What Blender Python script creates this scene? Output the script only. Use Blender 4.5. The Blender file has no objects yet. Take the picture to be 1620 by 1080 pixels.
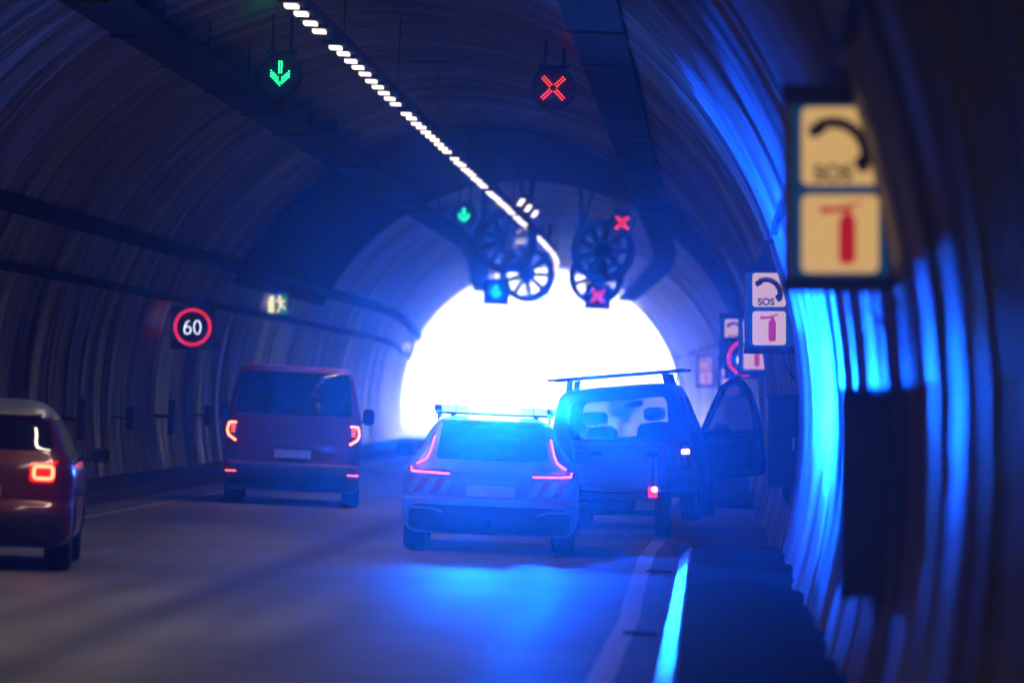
import bpy, bmesh, math, random
import numpy as np
from mathutils import Vector, Matrix
random.seed(7)
S = bpy.context.scene
COL = S.collection
R = math.radians

# ------------------------------------------------------------------ camera
CAM_H = 1.72
cam = bpy.data.cameras.new("camera"); co = bpy.data.objects.new("camera", cam); COL.objects.link(co)
cam.sensor_width = 36.0; cam.lens = 200.0; cam.clip_start = 0.5; cam.clip_end = 5000
yaw, pitch, roll = R(2.03), R(0.51), R(2.5)
fw = Vector((-math.sin(yaw)*math.cos(pitch), math.cos(yaw)*math.cos(pitch), math.sin(pitch)))
r0 = Vector((math.cos(yaw), math.sin(yaw), 0)); u0 = r0.cross(fw)
rr = r0*math.cos(roll) + u0*math.sin(roll)
uu = u0*math.cos(roll) - r0*math.sin(roll)
m = Matrix((rr, uu, -fw)).transposed().to_4x4()
m.translation = Vector((0, 0, CAM_H))
co.matrix_world = m
cam.dof.use_dof = True; cam.dof.focus_distance = 67.0; cam.dof.aperture_fstop = 1.9
cam.dof.aperture_blades = 9
S.camera = co

# ------------------------------------------------------------------ world, sun, exposure
SUN_EL, SUN_AZ = R(38), R(205)
w = bpy.data.worlds.new("World"); S.world = w; w.use_nodes = True
nt = w.node_tree; bg = nt.nodes['Background']
sky = nt.nodes.new('ShaderNodeTexSky'); sky.sky_type = 'NISHITA'; sky.sun_disc = False
sky.sun_elevation = SUN_EL; sky.sun_rotation = SUN_AZ
nt.links.new(sky.outputs[0], bg.inputs[0]); bg.inputs[1].default_value = 0.15
sd = bpy.data.lights.new("sun", 'SUN'); sd.energy = 5.0; sd.angle = R(0.5); sd.color = (1, .96, .9)
so = bpy.data.objects.new("sun", sd); COL.objects.link(so)
dirv = Vector((math.sin(SUN_AZ)*math.cos(SUN_EL), math.cos(SUN_AZ)*math.cos(SUN_EL), math.sin(SUN_EL)))
so.rotation_euler = dirv.to_track_quat('Z', 'Y').to_euler(); so.location = (0, 260, 60)
S.view_settings.view_transform = 'Standard'; S.view_settings.look = 'None'
S.view_settings.exposure = 2.6; S.view_settings.gamma = 1
S.cycles.max_bounces = 5; S.cycles.diffuse_bounces = 3; S.cycles.glossy_bounces = 3
S.cycles.volume_bounces = 0; S.cycles.transparent_max_bounces = 12
S.cycles.transmission_bounces = 4
S.cycles.caustics_reflective = False; S.cycles.caustics_refractive = False
S.cycles.sample_clamp_indirect = 3.0
S.cycles.use_denoising = True
S.cycles.use_light_tree = True

HAZE_DENSITY, HAZE_G = 0.0016, 0.972
BLUE = (0.0015, 0.072, 1.0)
P_REAR, P_OMNI, P_STRIP, P_BEAM = 120.0, 25.0, 25.0, 1000.0
EK = 0.5

# ------------------------------------------------------------------ helpers
def sp(x):
    x = x/5.0
    return 5.0*(math.log1p(math.exp(x)) if x < 30 else x)
def off(d): return 2.5/65*sp(d-160)
def drop(d): return -0.3/65*sp(d-160)
def P(d, lat, h): return Vector((lat-off(d), d, h+drop(d)))
CX, CZ, RAD = -4.3, 1.4, 5.3

def mat(name, color, rough=.6, metal=0, noise=0, nscale=8, emit=None, estr=0, coat=0, spec=None, trans=0, alpha=1, bump=0, bscale=60, stretch=None):
    mt = bpy.data.materials.new(name); mt.use_nodes = True
    n = mt.node_tree.nodes; l = mt.node_tree.links
    b = n['Principled BSDF']
    c = (*color, 1) if len(color) == 3 else color
    b.inputs['Base Color'].default_value = c
    b.inputs['Roughness'].default_value = rough
    b.inputs['Metallic'].default_value = metal
    b.inputs['Coat Weight'].default_value = coat
    b.inputs['Coat Roughness'].default_value = .06
    if spec is not None: b.inputs['Specular IOR Level'].default_value = spec
    if trans: b.inputs['Transmission Weight'].default_value = trans
    if emit:
        b.inputs['Emission Color'].default_value = (*emit, 1); b.inputs['Emission Strength'].default_value = estr*EK
    if alpha < 1: b.inputs['Alpha'].default_value = alpha
    tc = n.new('ShaderNodeTexCoord'); src = tc.outputs['Object']
    if stretch:
        mp = n.new('ShaderNodeMapping'); mp.inputs['Scale'].default_value = stretch
        l.new(src, mp.inputs[0]); src = mp.outputs[0]
    if noise:
        t = n.new('ShaderNodeTexNoise'); t.inputs['Scale'].default_value = nscale; t.inputs['Detail'].default_value = 5
        l.new(src, t.inputs['Vector'])
        r = n.new('ShaderNodeMapRange'); r.inputs[1].default_value = .3; r.inputs[2].default_value = .7
        r.inputs[3].default_value = 1-noise; r.inputs[4].default_value = 1+noise
        l.new(t.outputs['Fac'], r.inputs[0])
        mx = n.new('ShaderNodeMix'); mx.data_type = 'RGBA'; mx.blend_type = 'MULTIPLY'; mx.inputs[0].default_value = 1
        mx.inputs[6].default_value = c; l.new(r.outputs[0], mx.inputs[7]); l.new(mx.outputs[2], b.inputs['Base Color'])
        r2 = n.new('ShaderNodeMapRange'); r2.inputs[3].default_value = max(0, rough-.12*noise*2); r2.inputs[4].default_value = min(1, rough+.2*noise*2)
        l.new(t.outputs['Fac'], r2.inputs[0]); l.new(r2.outputs[0], b.inputs['Roughness'])
    if bump:
        t2 = n.new('ShaderNodeTexNoise'); t2.inputs['Scale'].default_value = bscale; t2.inputs['Detail'].default_value = 4
        l.new(src, t2.inputs['Vector'])
        bp = n.new('ShaderNodeBump'); bp.inputs['Strength'].default_value = bump; bp.inputs['Distance'].default_value = .02
        l.new(t2.outputs['Fac'], bp.inputs['Height']); l.new(bp.outputs[0], b.inputs['Normal'])
    return mt

M = dict(
 black=mat('black_metal', (.012,.012,.014), .5, noise=.3),
 dark=mat('dark_metal', (.03,.032,.036), .45, .6, noise=.3),
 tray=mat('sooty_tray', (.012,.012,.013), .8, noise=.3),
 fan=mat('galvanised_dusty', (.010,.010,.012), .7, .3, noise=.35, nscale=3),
 rubber=mat('rubber', (.012,.012,.012), .8, noise=.2),
 rim=mat('alloy', (.25,.25,.26), .35, .9, noise=.2),
 glass=mat('dark_glass', (.006,.007,.008), .04, spec=.9, coat=.5),
 dimglass=mat('mirror_glass', (.008,.009,.011), .4, spec=.15),
 plastic=mat('black_plastic', (.018,.018,.02), .5, noise=.25),
 redpaint=mat('dark_red_paint', (.13,.001,.004), .35, .2, coat=1, noise=.12, nscale=5),
 vanpaint=mat('red_van_paint', (.20,.018,.028), .45, .1, coat=.2, noise=.15, nscale=4),
 whitepaint=mat('white_paint', (.55,.56,.58), .38, coat=.6, noise=.08, nscale=4),
 trailerpaint=mat('worn_white_panel', (.2,.205,.21), .5, noise=.12, nscale=4),
 tinted=mat('tinted_window', (.008,.01,.012), .04, alpha=.68),
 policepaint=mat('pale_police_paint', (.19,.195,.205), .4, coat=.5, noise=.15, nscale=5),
 silver=mat('silver_roof', (.55,.55,.54), .3, .7, noise=.1),
 greypaint=mat('grey_blue_paint', (.045,.048,.055), .4, .3, coat=.5, noise=.12, nscale=4),
 plate=mat('number_plate', (.7,.7,.7), .5, noise=.05),
 seat=mat('seat_cloth', (.03,.03,.035), .9, noise=.2),
 alu=mat('dull_aluminium', (.32,.28,.24), .5, .4, noise=.25, nscale=20),
 signblue=mat('sign_blue_face', (.005,.06,.16), .5, noise=.15, emit=(.0,.05,.14), estr=.2),
 cream=mat('cream_panel', (.55,.45,.28), .5, emit=(1,.60,.19), estr=.20),
 ink=mat('black_print', (.01,.01,.01), .6),
 redink=mat('red_print', (.45,.01,.015), .6, emit=(.9,.008,.004), estr=.14),
 green=mat('green_face', (.01,.07,.06), .5, emit=(.01,.12,.09), estr=.5),
 ledgreen=mat('green_leds', (.0,.3,.1), .4, emit=(.02,1,.30), estr=4.5),
 ledred=mat('red_leds', (.3,.0,.0), .4, emit=(1,.03,.02), estr=5),
 ledring=mat('red_ring_leds', (.3,.0,.0), .4, emit=(1,.025,.03), estr=.7),
 ledwhite=mat('white_leds', (.5,.5,.5), .4, emit=(.8,.85,1), estr=.9),
 tail=mat('lit_tail_lamp', (.3,.0,.0), .3, emit=(1,.07,.03), estr=1.7),
 tailbright=mat('bright_tail_lamp', (.3,.0,.0), .3, emit=(1,.10,.04), estr=3),
 taildark=mat('unlit_tail_lens', (.08,.003,.003), .15, coat=1),
 reddeep=mat('red_lamp_body', (.35,.005,.005), .25, emit=(1,.01,.01), estr=.35, coat=1),
 amber=mat('amber_lamp', (.4,.15,.01), .3, emit=(1,.42,.08), estr=4),
 lampwhite=mat('ceiling_lamp_diffuser', (.8,.8,.75), .5, emit=(1,.84,.66), estr=.75),
 barblue=mat('blue_beacon_lens', (.01,.1,.5), .2, emit=(.02,.22,1), estr=10),
 barwhite=mat('beacon_core', (.5,.6,.8), .2, emit=(.25,.8,1), estr=16),
 hatchred=mat('red_reflective_stripe', (.30,.04,.04), .4, emit=None),
 hatchblue=mat('pale_reflective_stripe', (.25,.27,.27), .4),
 kerbpaint=mat('white_painted_kerb', (.20,.21,.22), .27, noise=.2, nscale=6, bump=.08, spec=.8),
 line=mat('worn_white_line', (.42,.38,.36), .5, noise=.25, nscale=5),
 leaf=mat('leaves', (.17,.21,.11), .7, noise=.4),
 bark=mat('bark', (.12,.09,.07), .9, noise=.3),
 render=mat('pale_wall', (.6,.58,.54), .8, noise=.1),
 rooftile=mat('roof_tiles', (.6,.57,.54), .8, noise=.2),
 clear=mat('clear_window', (.02,.03,.04), .03, alpha=.16),
)

class MB:
    def __init__(s): s.v = []; s.f = []
    def add(s, vs, fs):
        o = len(s.v); s.v += [tuple(v) for v in vs]; s.f += [tuple(i+o for i in f) for f in fs]; return s
    def box(s, a, b, T=None):
        x0,y0,z0 = a; x1,y1,z1 = b
        vs = [Vector((x,y,z)) for z in (z0,z1) for y in (y0,y1) for x in (x0,x1)]
        if T: vs = [T @ v for v in vs]
        return s.add(vs, [(0,2,3,1),(4,5,7,6),(0,1,5,4),(2,6,7,3),(0,4,6,2),(1,3,7,5)])
    def bar(s, p, q, r, n=10, r2=None):
        p, q = Vector(p), Vector(q); r2 = r if r2 is None else r2
        ax = (q-p).normalized(); t = Vector((0,0,1)) if abs(ax.z) < .9 else Vector((1,0,0))
        a = ax.cross(t).normalized(); b = ax.cross(a)
        vs = []
        for c, rad in ((p, r), (q, r2)):
            for i in range(n):
                an = 2*math.pi*i/n; vs.append(c + a*rad*math.cos(an) + b*rad*math.sin(an))
        fs = [(i,(i+1)%n,n+(i+1)%n,n+i) for i in range(n)] + [tuple(range(n))[::-1], tuple(range(n,2*n))]
        return s.add(vs, fs)
    def tube(s, pts, r, n=8):
        for i in range(len(pts)-1): s.bar(pts[i], pts[i+1], r, n)
        return s
    def lathe(s, prof, axis='y', n=40, T=None, closed=True):
        vs = []
        for (a, r) in prof:
            for i in range(n):
                an = 2*math.pi*i/n; c, q = r*math.cos(an), r*math.sin(an)
                v = Vector((c, a, q)) if axis == 'y' else (Vector((a, c, q)) if axis == 'x' else Vector((c, q, a)))
                vs.append(T @ v if T else v)
        k = len(prof); fs = []
        for j in range(k if closed else k-1):
            j2 = (j+1) % k
            for i in range(n):
                fs.append((j*n+i, j*n+(i+1)%n, j2*n+(i+1)%n, j2*n+i))
        return s.add(vs, fs)
    def prism(s, pts, y0, y1, T=None):   # polygon in x,z extruded along y
        n = len(pts)
        vs = [Vector((x,y0,z)) for x,z in pts] + [Vector((x,y1,z)) for x,z in pts]
        if T: vs = [T @ v for v in vs]
        return s.add(vs, [tuple(range(n)), tuple(range(2*n-1,n-1,-1))] + [(i,n+i,n+(i+1)%n,(i+1)%n) for i in range(n)])
    def build(s, name, mt, parent=None, smooth=False, bevel=0, recalc=True):
        me = bpy.data.meshes.new(name); me.from_pydata(s.v, [], s.f); me.update()
        if recalc:
            bm = bmesh.new(); bm.from_mesh(me); bmesh.ops.recalc_face_normals(bm, faces=bm.faces); bm.to_mesh(me); bm.free()
        o = bpy.data.objects.new(name, me); COL.objects.link(o)
        me.materials.append(mt)
        if smooth:
            for p in me.polygons: p.use_smooth = True
            try: me.set_sharp_from_angle(angle=R(35))
            except Exception: pass
        if parent: o.parent = parent
        if bevel:
            md = o.modifiers.new('b', 'BEVEL'); md.width = bevel; md.segments = 2; md.limit_method = 'ANGLE'
        return o

def tag(o, label=None, cat=None, group=None, kind=None):
    if label: o['label'] = label
    if cat: o['category'] = cat
    if group: o['group'] = group
    if kind: o['kind'] = kind
    return o
def empty(name, loc, rot=(0,0,0)):
    o = bpy.data.objects.new(name, None); COL.objects.link(o); o.location = loc; o.rotation_euler = rot
    o.empty_display_size = .2
    return o
def copy_tree(o, parent=None):
    c = o.copy(); COL.objects.link(c)
    if parent: c.parent = parent
    for ch in list(o.children): copy_tree(ch, c)
    return c
def rrect(cx, cz, w_, h, r, n=5):
    pts = []
    for (sx, sz, a0) in ((1,1,0),(-1,1,90),(-1,-1,180),(1,-1,270)):
        for i in range(n+1):
            a = R(a0+90*i/n); pts.append((cx+sx*(w_/2-r)+r*math.cos(a), cz+sz*(h/2-r)+r*math.sin(a)))
    return pts
def text_mesh(body, size, cx, cz, y, name, mt, parent, thick=.004):
    cu = bpy.data.curves.new(name, 'FONT'); cu.body = body; cu.size = size; cu.extrude = thick; cu.offset = size*.03
    cu.align_x = 'CENTER'; cu.align_y = 'CENTER'
    t = bpy.data.objects.new(name, cu); COL.objects.link(t)
    dg = bpy.context.evaluated_depsgraph_get()
    me = bpy.data.meshes.new_from_object(t.evaluated_get(dg))
    bpy.data.objects.remove(t); bpy.data.curves.remove(cu)
    me.transform(Matrix.Translation((cx, y, cz)) @ Matrix.Rotation(R(90), 4, 'X'))
    me.materials.clear(); me.materials.append(mt)
    o = bpy.data.objects.new(name, me); COL.objects.link(o); o.parent = parent
    return o
def poly_ribbon(pts, wid):     # flat polyline outline in x,z -> polygon pieces as list of quads
    out = []
    for i in range(len(pts)-1):
        a, b = Vector(pts[i]), Vector(pts[i+1]); d = (b-a).normalized(); n = Vector((-d.y, d.x))*wid/2
        out.append([tuple(a+n), tuple(b+n), tuple(b-n), tuple(a-n)])
    return out

# ------------------------------------------------------------------ tunnel lining
def smooth_noise(n, step, rng):
    k = int(n/step)+3; a = rng.standard_normal(k)
    x = np.arange(n)/step; i = x.astype(int); f = x-i; f = f*f*(3-2*f)
    return a[i]*(1-f)+a[i+1]*f
rng = np.random.default_rng(3)
ds = np.concatenate([np.arange(-60, 12, 1.0), np.arange(12, 112, .11), np.arange(112, 212.01, .22)])
nt_ = 60; th0 = math.asin(-CZ/RAD)-.03
ths = np.linspace(th0, math.pi-th0, nt_)
ND = len(ds)
far = np.clip((ds-75)/45, 0, 1)
base = .016*smooth_noise(ND, 2.0, rng)+(.013+.016*far)*smooth_noise(ND, 4.5, rng)+(.006+.035*far)*smooth_noise(ND, 12, rng)
lat2 = [smooth_noise(ND, 4, rng) for _ in range(9)]
lat3 = [smooth_noise(ND, 30, rng) for _ in range(9)]
V = np.zeros((ND, nt_, 3))
for j, t in enumerate(ths):
    q = j/(nt_-1)*7.999; i0 = int(q); f = q-i0; f = f*f*(3-2*f)
    nz = base + .017*(lat2[i0]*(1-f)+lat2[i0+1]*f) + .012*(lat3[i0]*(1-f)+lat3[i0+1]*f)
    joint = -.02*(np.abs(((ds+1.3) % 6.0)-3.0) < .09)
    rad = RAD + nz + joint*-1
    V[:, j, 0] = CX + rad*math.cos(t); V[:, j, 1] = ds; V[:, j, 2] = CZ + rad*math.sin(t)
V[:, :, 0] -= np.array([off(d) for d in ds])[:, None]
V[:, :, 2] += np.array([drop(d) for d in ds])[:, None]
idx = np.arange(ND*nt_).reshape(ND, nt_)
F = np.stack([idx[:-1,:-1], idx[:-1,1:], idx[1:,1:], idx[1:,:-1]], -1).reshape(-1, 4)
me = bpy.data.meshes.new('tunnel_wall'); me.vertices.add(ND*nt_); me.vertices.foreach_set('co', V.ravel())
me.loops.add(F.size); me.loops.foreach_set('vertex_index', F.ravel().astype(np.int32))
me.polygons.add(len(F)); me.polygons.foreach_set('loop_start', np.arange(0, F.size, 4, dtype=np.int32))
me.update(calc_edges=True); me.validate()
me.polygons.foreach_set('use_smooth', np.ones(len(F), dtype=bool))
wall = bpy.data.objects.new('tunnel_wall', me); COL.objects.link(wall)
wall['kind'] = 'structure'
# lining material: streaks running round the arch
mt = bpy.data.materials.new('concrete_lining'); mt.use_nodes = True
n = mt.node_tree.nodes; l = mt.node_tree.links; b = n['Principled BSDF']; b.inputs['Roughness'].default_value = .38
b.inputs['Specular IOR Level'].default_value = .4
tc = n.new('ShaderNodeTexCoord')
def nz(scale, st, det=4):
    mp = n.new('ShaderNodeMapping'); mp.inputs['Scale'].default_value = st
    l.new(tc.outputs['Object'], mp.inputs[0])
    t = n.new('ShaderNodeTexNoise'); t.inputs['Scale'].default_value = scale; t.inputs['Detail'].default_value = det
    l.new(mp.outputs[0], t.inputs['Vector']); return t.outputs['Fac']
a1 = nz(2.6, (.14, 1, .10)); a2 = nz(.35, (1, 1, 1)); a3 = nz(9, (.08, 1, .08), 2)
def mul(a, lo, hi, mn=.35, mxv=.65):
    r = n.new('ShaderNodeMapRange'); r.inputs[1].default_value = mn; r.inputs[2].default_value = mxv
    r.inputs[3].default_value = lo; r.inputs[4].default_value = hi; l.new(a, r.inputs[0]); return r.outputs[0]
m1 = n.new('ShaderNodeMath'); m1.operation = 'MULTIPLY'; l.new(mul(a1, .3, 1.35), m1.inputs[0]); l.new(mul(a2, .75, 1.15), m1.inputs[1])
m2 = n.new('ShaderNodeMath'); m2.operation = 'MULTIPLY'; l.new(m1.outputs[0], m2.inputs[0]); l.new(mul(a3, .5, 1.35), m2.inputs[1])
mx = n.new('ShaderNodeMix'); mx.data_type = 'RGBA'; mx.blend_type = 'MULTIPLY'; mx.inputs[0].default_value = 1
mx.inputs[6].default_value = (.29, .288, .285, 1); l.new(m2.outputs[0], mx.inputs[7]); l.new(mx.outputs[2], b.inputs['Base Color'])
bp = n.new('ShaderNodeBump'); bp.inputs['Strength'].default_value = .5; bp.inputs['Distance'].default_value = .03
l.new(a3, bp.inputs['Height']); l.new(bp.outputs[0], b.inputs['Normal'])
me.materials.append(mt)

# near-black band just inside the lining, round the crown
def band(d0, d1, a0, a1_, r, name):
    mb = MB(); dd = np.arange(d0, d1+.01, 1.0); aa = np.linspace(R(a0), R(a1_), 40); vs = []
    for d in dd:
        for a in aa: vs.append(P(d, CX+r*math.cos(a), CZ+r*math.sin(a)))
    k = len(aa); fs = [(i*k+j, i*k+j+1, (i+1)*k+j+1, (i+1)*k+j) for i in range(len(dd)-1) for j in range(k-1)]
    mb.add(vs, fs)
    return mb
o = band(106, 131, 22, 156, RAD-.11, 'x').build('ceiling_dark_band', mat('dark_band', (.012,.0125,.014), .9, noise=.25, nscale=2), smooth=True)
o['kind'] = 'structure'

# ------------------------------------------------------------------ road, walkway, kerb
def strip_sheet(lat0, lat1, h, d0, d1, step=2.0, nl=2):
    mb = MB(); dd = np.arange(d0, d1+.01, step); vs = []
    for d in dd:
        for k in range(nl): vs.append(P(d, lat0+(lat1-lat0)*k/(nl-1), h))
    mb.add(vs, [(i*nl+k, i*nl+k+1, (i+1)*nl+k+1, (i+1)*nl+k) for i in range(len(dd)-1) for k in range(nl-1)])
    return mb
rm = bpy.data.materials.new('asphalt'); rm.use_nodes = True
n = rm.node_tree.nodes; l = rm.node_tree.links; b = n['Principled BSDF']
tc = n.new('ShaderNodeTexCoord')
b.inputs['Specular IOR Level'].default_value = .45
t1 = nz(1.0, (1.4, .05, 1), 3); t2 = nz(38, (1, 1, 1), 3); t3 = nz(.5, (1, .5, 1), 3)
m1 = n.new('ShaderNodeMath'); m1.operation = 'MULTIPLY'; l.new(mul(t1, .68, 1.28), m1.inputs[0]); l.new(mul(t2, .75, 1.25), m1.inputs[1])
m2 = n.new('ShaderNodeMath'); m2.operation = 'MULTIPLY'; l.new(m1.outputs[0], m2.inputs[0]); l.new(mul(t3, .8, 1.2), m2.inputs[1])
# lane joint: darker seam at lateral -3.95
sx = n.new('ShaderNodeSeparateXYZ'); l.new(tc.outputs['Object'], sx.inputs[0])
ad = n.new('ShaderNodeMath'); ad.operation = 'ADD'; ad.inputs[1].default_value = 3.95; l.new(sx.outputs[0], ad.inputs[0])
ab = n.new('ShaderNodeMath'); ab.operation = 'ABSOLUTE'; l.new(ad.outputs[0], ab.inputs[0])
m3 = n.new('ShaderNodeMath'); m3.operation = 'MULTIPLY'; l.new(m2.outputs[0], m3.inputs[0]); l.new(mul(ab.outputs[0], .4, 1, .03, .30), m3.inputs[1])
mx = n.new('ShaderNodeMix'); mx.data_type = 'RGBA'; mx.blend_type = 'MULTIPLY'; mx.inputs[0].default_value = 1
mx.inputs[6].default_value = (.125, .12, .115, 1); l.new(m3.outputs[0], mx.inputs[7]); l.new(mx.outputs[2], b.inputs['Base Color'])
l.new(mul(t1, .45, .62), b.inputs['Roughness'])
bp = n.new('ShaderNodeBump'); bp.inputs['Strength'].default_value = .35; bp.inputs['Distance'].default_value = .01
l.new(t2, bp.inputs['Height']); l.new(bp.outputs[0], b.inputs['Normal'])
o = strip_sheet(-9.9, 1.6, 0, -60, 300).build('road', rm, recalc=False); o['kind'] = 'structure'
pav = mat('walkway_asphalt', (.032,.032,.034), .8, spec=.25, noise=.35, nscale=5, bump=.4, bscale=40)
def walk(lat_in, lat_out, d0, d1, name, corner=0):
    # closed slab, rounded inner corner at the far end
    pts = [(lat_out, d0), (lat_in, d0)]
    if corner:
        for i in range(9):
            a = R(90*i/8); s_ = 1 if lat_out > lat_in else -1
            pts.append((lat_in+s_*corner*(1-math.cos(a)), d1-corner+corner*math.sin(a)))
    else: pts.append((lat_in, d1))
    pts.append((lat_out, d1))
    mb = MB(); k = len(pts)
    vs = [P(d, x, .002) for x, d in pts]+[P(d, x, .13) for x, d in pts]
    mb.add(vs, [tuple(range(k)), tuple(range(k, 2*k))]+[(i, (i+1) % k, k+(i+1) % k, k+i) for i in range(k)])
    o = mb.build(name, pav); o['kind'] = 'structure'; return pts
WALK_END = 63.0
wp = walk(-.13, 1.3, -30, WALK_END, 'walkway', .45)
for i in range(12):
    pass
# left walkway follows the curve
mb = MB(); dd = np.arange(-60, 212, 3.0); vs = []
for d in dd: vs += [P(d, -9.9, .002), P(d, -9.9, .13), P(d, -8.15, .13), P(d, -8.1, .002)]
mb.add(vs, [(i*4+k, i*4+(k+1) % 4, (i+1)*4+(k+1) % 4, (i+1)*4+k) for i in range(len(dd)-1) for k in range(4)])
o = mb.build('left_walkway', pav); o['kind'] = 'structure'
# far right walkway begins again after the bay
mb = MB(); dd = np.arange(92, 212, 3.0); vs = []
for d in dd: vs += [P(d, 1.4, .002), P(d, 1.4, .13), P(d, -.13, .13), P(d, -.18, .002)]
mb.add(vs, [(i*4+k, i*4+(k+1) % 4, (i+1)*4+(k+1) % 4, (i+1)*4+k) for i in range(len(dd)-1) for k in range(4)])
mb.add([], [])
o = mb.build('far_walkway', pav); o['kind'] = 'structure'
# painted kerb of the near walkway (chamfered stones)
mb = MB(); d = 14.0; rk = random.Random(4)
while d < 61.3:
    L_ = min(1.0, 61.4-d)-.012; jx = rk.uniform(-.004, .004)
    x0, x1 = -.262+jx, -.135+jx
    prof = [(x0, .003), (x0, .035+rk.uniform(-.003,.003)), (x1-.025, .134+rk.uniform(-.002,.002)), (x1, .138), (x1, .003)]
    mb.prism(prof, d, d+L_); d += 1.0
kb = mb.build('kerb', M['kerbpaint']); kb['kind'] = 'structure'
mb = MB(); pr = []
for i in range(13):
    a = R(90*i/12); pr.append((-.26+.52*(1-math.cos(a)), WALK_END-.9-.52+.55+.52*math.sin(a)-.2))
pr.append((1.3, pr[-1][1]))
gk = mat('grey_granite', (.16,.155,.15), .55, noise=.3, nscale=20)
for i in range(len(pr)-1):
    a, c = Vector((pr[i][0], pr[i][1]+.48, 0)), Vector((pr[i+1][0], pr[i+1][1]+.48, 0)); dv = (c-a).normalized(); nn = Vector((-dv.y, dv.x, 0))*.09
    vs = [a+nn, c+nn, c-nn, a-nn]; mb.add([v+Vector((0,0,.003)) for v in vs]+[v+Vector((0,0,.142)) for v in vs], [(0,1,2,3),(4,5,6,7),(0,1,5,4),(1,2,6,5),(2,3,7,6),(3,0,4,7)])
o = mb.build('kerb_return', gk); o['kind'] = 'structure'
# edge lines: hand-laid, slightly wandering
def line_sheet(lat, wid, d0, d1, wob, seed, name, m_):
    r_ = np.random.default_rng(seed); dd = np.arange(d0, d1, 1.0); n1 = smooth_noise(len(dd), 6, r_)*wob; mb = MB(); vs = []
    for i, d in enumerate(dd):
        vs += [P(d, lat-wid/2+n1[i], .005), P(d, lat+wid/2+n1[i]*.9, .005)]
    mb.add(vs, [(2*i, 2*i+1, 2*i+3, 2*i+2) for i in range(len(dd)-1)])
    o = mb.build(name, m_, recalc=False); o['kind'] = 'structure'
line_sheet(-.60, .16, 20, 226, .035, 5, 'edge_line', M['line'])
line_sheet(-7.42, .12, 20, 226, .01, 6, 'left_edge_line', M['line'])

gr = empty('gully_grate', (0,0,0)); tag(gr, 'small dark iron drain grate in the road beside the kerb', 'drain grate', 'drain grates along the kerb')
g_ = MB(); g_.box((-.13,-.24,.003),(.13,-.21,.012)).box((-.13,.21,.003),(.13,.24,.012)).box((-.13,-.21,.003),(-.11,.21,.012)).box((.11,-.21,.003),(.13,.21,.012))
for k in range(7): g_.box((-.11,-.195+k*.058,.003),(.11,-.175+k*.058,.010))
g_.build('grating', M['dark'], gr)
for k, d in enumerate((41.5, 56.5)):
    o = gr if k == 0 else copy_tree(gr)
    o.location = P(d, -.44, .001)

# ------------------------------------------------------------------ long services
def sweep(lats, d0, d1, step, name, mt, parent=None, smooth=False):
    # lats: closed profile of (lat, h)
    mb = MB(); dd = list(np.arange(d0, d1, step))+[d1]; k = len(lats)
    vs = [P(d, x, h) for d in dd for x, h in lats]
    mb.add(vs, [(i*k+j, i*k+(j+1) % k, (i+1)*k+(j+1) % k, (i+1)*k+j) for i in range(len(dd)-1) for j in range(k)]+[tuple(range(k)), tuple(range((len(dd)-1)*k, len(dd)*k))])
    return mb.build(name, mt, parent, smooth)
def tray(name, label, lat, h, w_, hh, d0, d1, hang=None, step=3.0, cat='cable tray'):
    root = empty(name, P(d0, lat, h)); tag(root, label, cat)
    x0, x1 = lat-w_/2, lat+w_/2; t = .012
    U = [(x0,h+hh),(x0,h),(x1,h),(x1,h+hh),(x1-t,h+hh),(x1-t,h+t),(x0+t,h+t),(x0+t,h+hh)]
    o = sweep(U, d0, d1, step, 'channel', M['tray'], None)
    o.parent = root; o.matrix_parent_inverse = Matrix.Translation(-root.location)
    r2 = random.Random(int(abs(lat)*100))
    for k in range(4):
        cx = x0+.05+(w_-.1)*(k+.5)/4; rc = r2.uniform(.016, .04)
        pr_ = [(cx+rc*math.cos(a*math.pi/4), h+.02+rc+rc*math.sin(a*math.pi/4)) for a in range(8)]
        c = sweep(pr_, d0, d1, step*2, 'cable', M['rubber'], None, True); c.parent = root; c.matrix_parent_inverse = Matrix.Translation(-root.location)
    if hang:
        for d in np.arange(d0+1, d1, hang[0]):
            hb = MB()
            for s_ in ((-1, 1) if w_ > .3 else (0,)):
                x = lat+s_*w_*.49; top = CZ+math.sqrt(max(.1, RAD**2-(x-CX)**2))+.05
                hb.bar(P(d, x, h-.02), P(d, x, top), .012, 6)
            hb.box(P(d, x0-.02, h-.035)-Vector((0,.02,0)), P(d, x1+.02, h-.004)+Vector((0,.02,0)))
            c = hb.build('hanger', M['dark']); c.parent = root; c.matrix_parent_inverse = Matrix.Translation(-root.location)
    return root
tray('cable_tray', 'wide black cable tray hung under the right side of the ceiling', -1.36, 5.5, .58, .16, 10, 211, hang=(6.0,))
tray('cable_tray', 'wide black cable tray hung under the left side of the ceiling', -6.75, 5.62, .58, .16, 10, 211, hang=(6.0,))
tray('cable_tray', 'narrow dark cable tray running along the left wall just below the exit signs', -9.25, 3.02, .12, .11, 10, 211, cat='cable tray')
tray('cable_tray', 'broad dark cable tray along the left wall above the exit signs', -8.92, 3.72, .12, .22, 10, 211, cat='cable tray')
tray('cable_tray', 'narrow dark cable tray along the right wall above the emergency phone signs', .60, 3.42, .14, .12, 22, 211, cat='cable tray')
tray('lighting_rail', 'thin dark rail carrying the row of small lamps under the crown', -4.40, 5.62, .10, .10, 8, 211, hang=(11.25,), cat='lighting rail')

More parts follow.
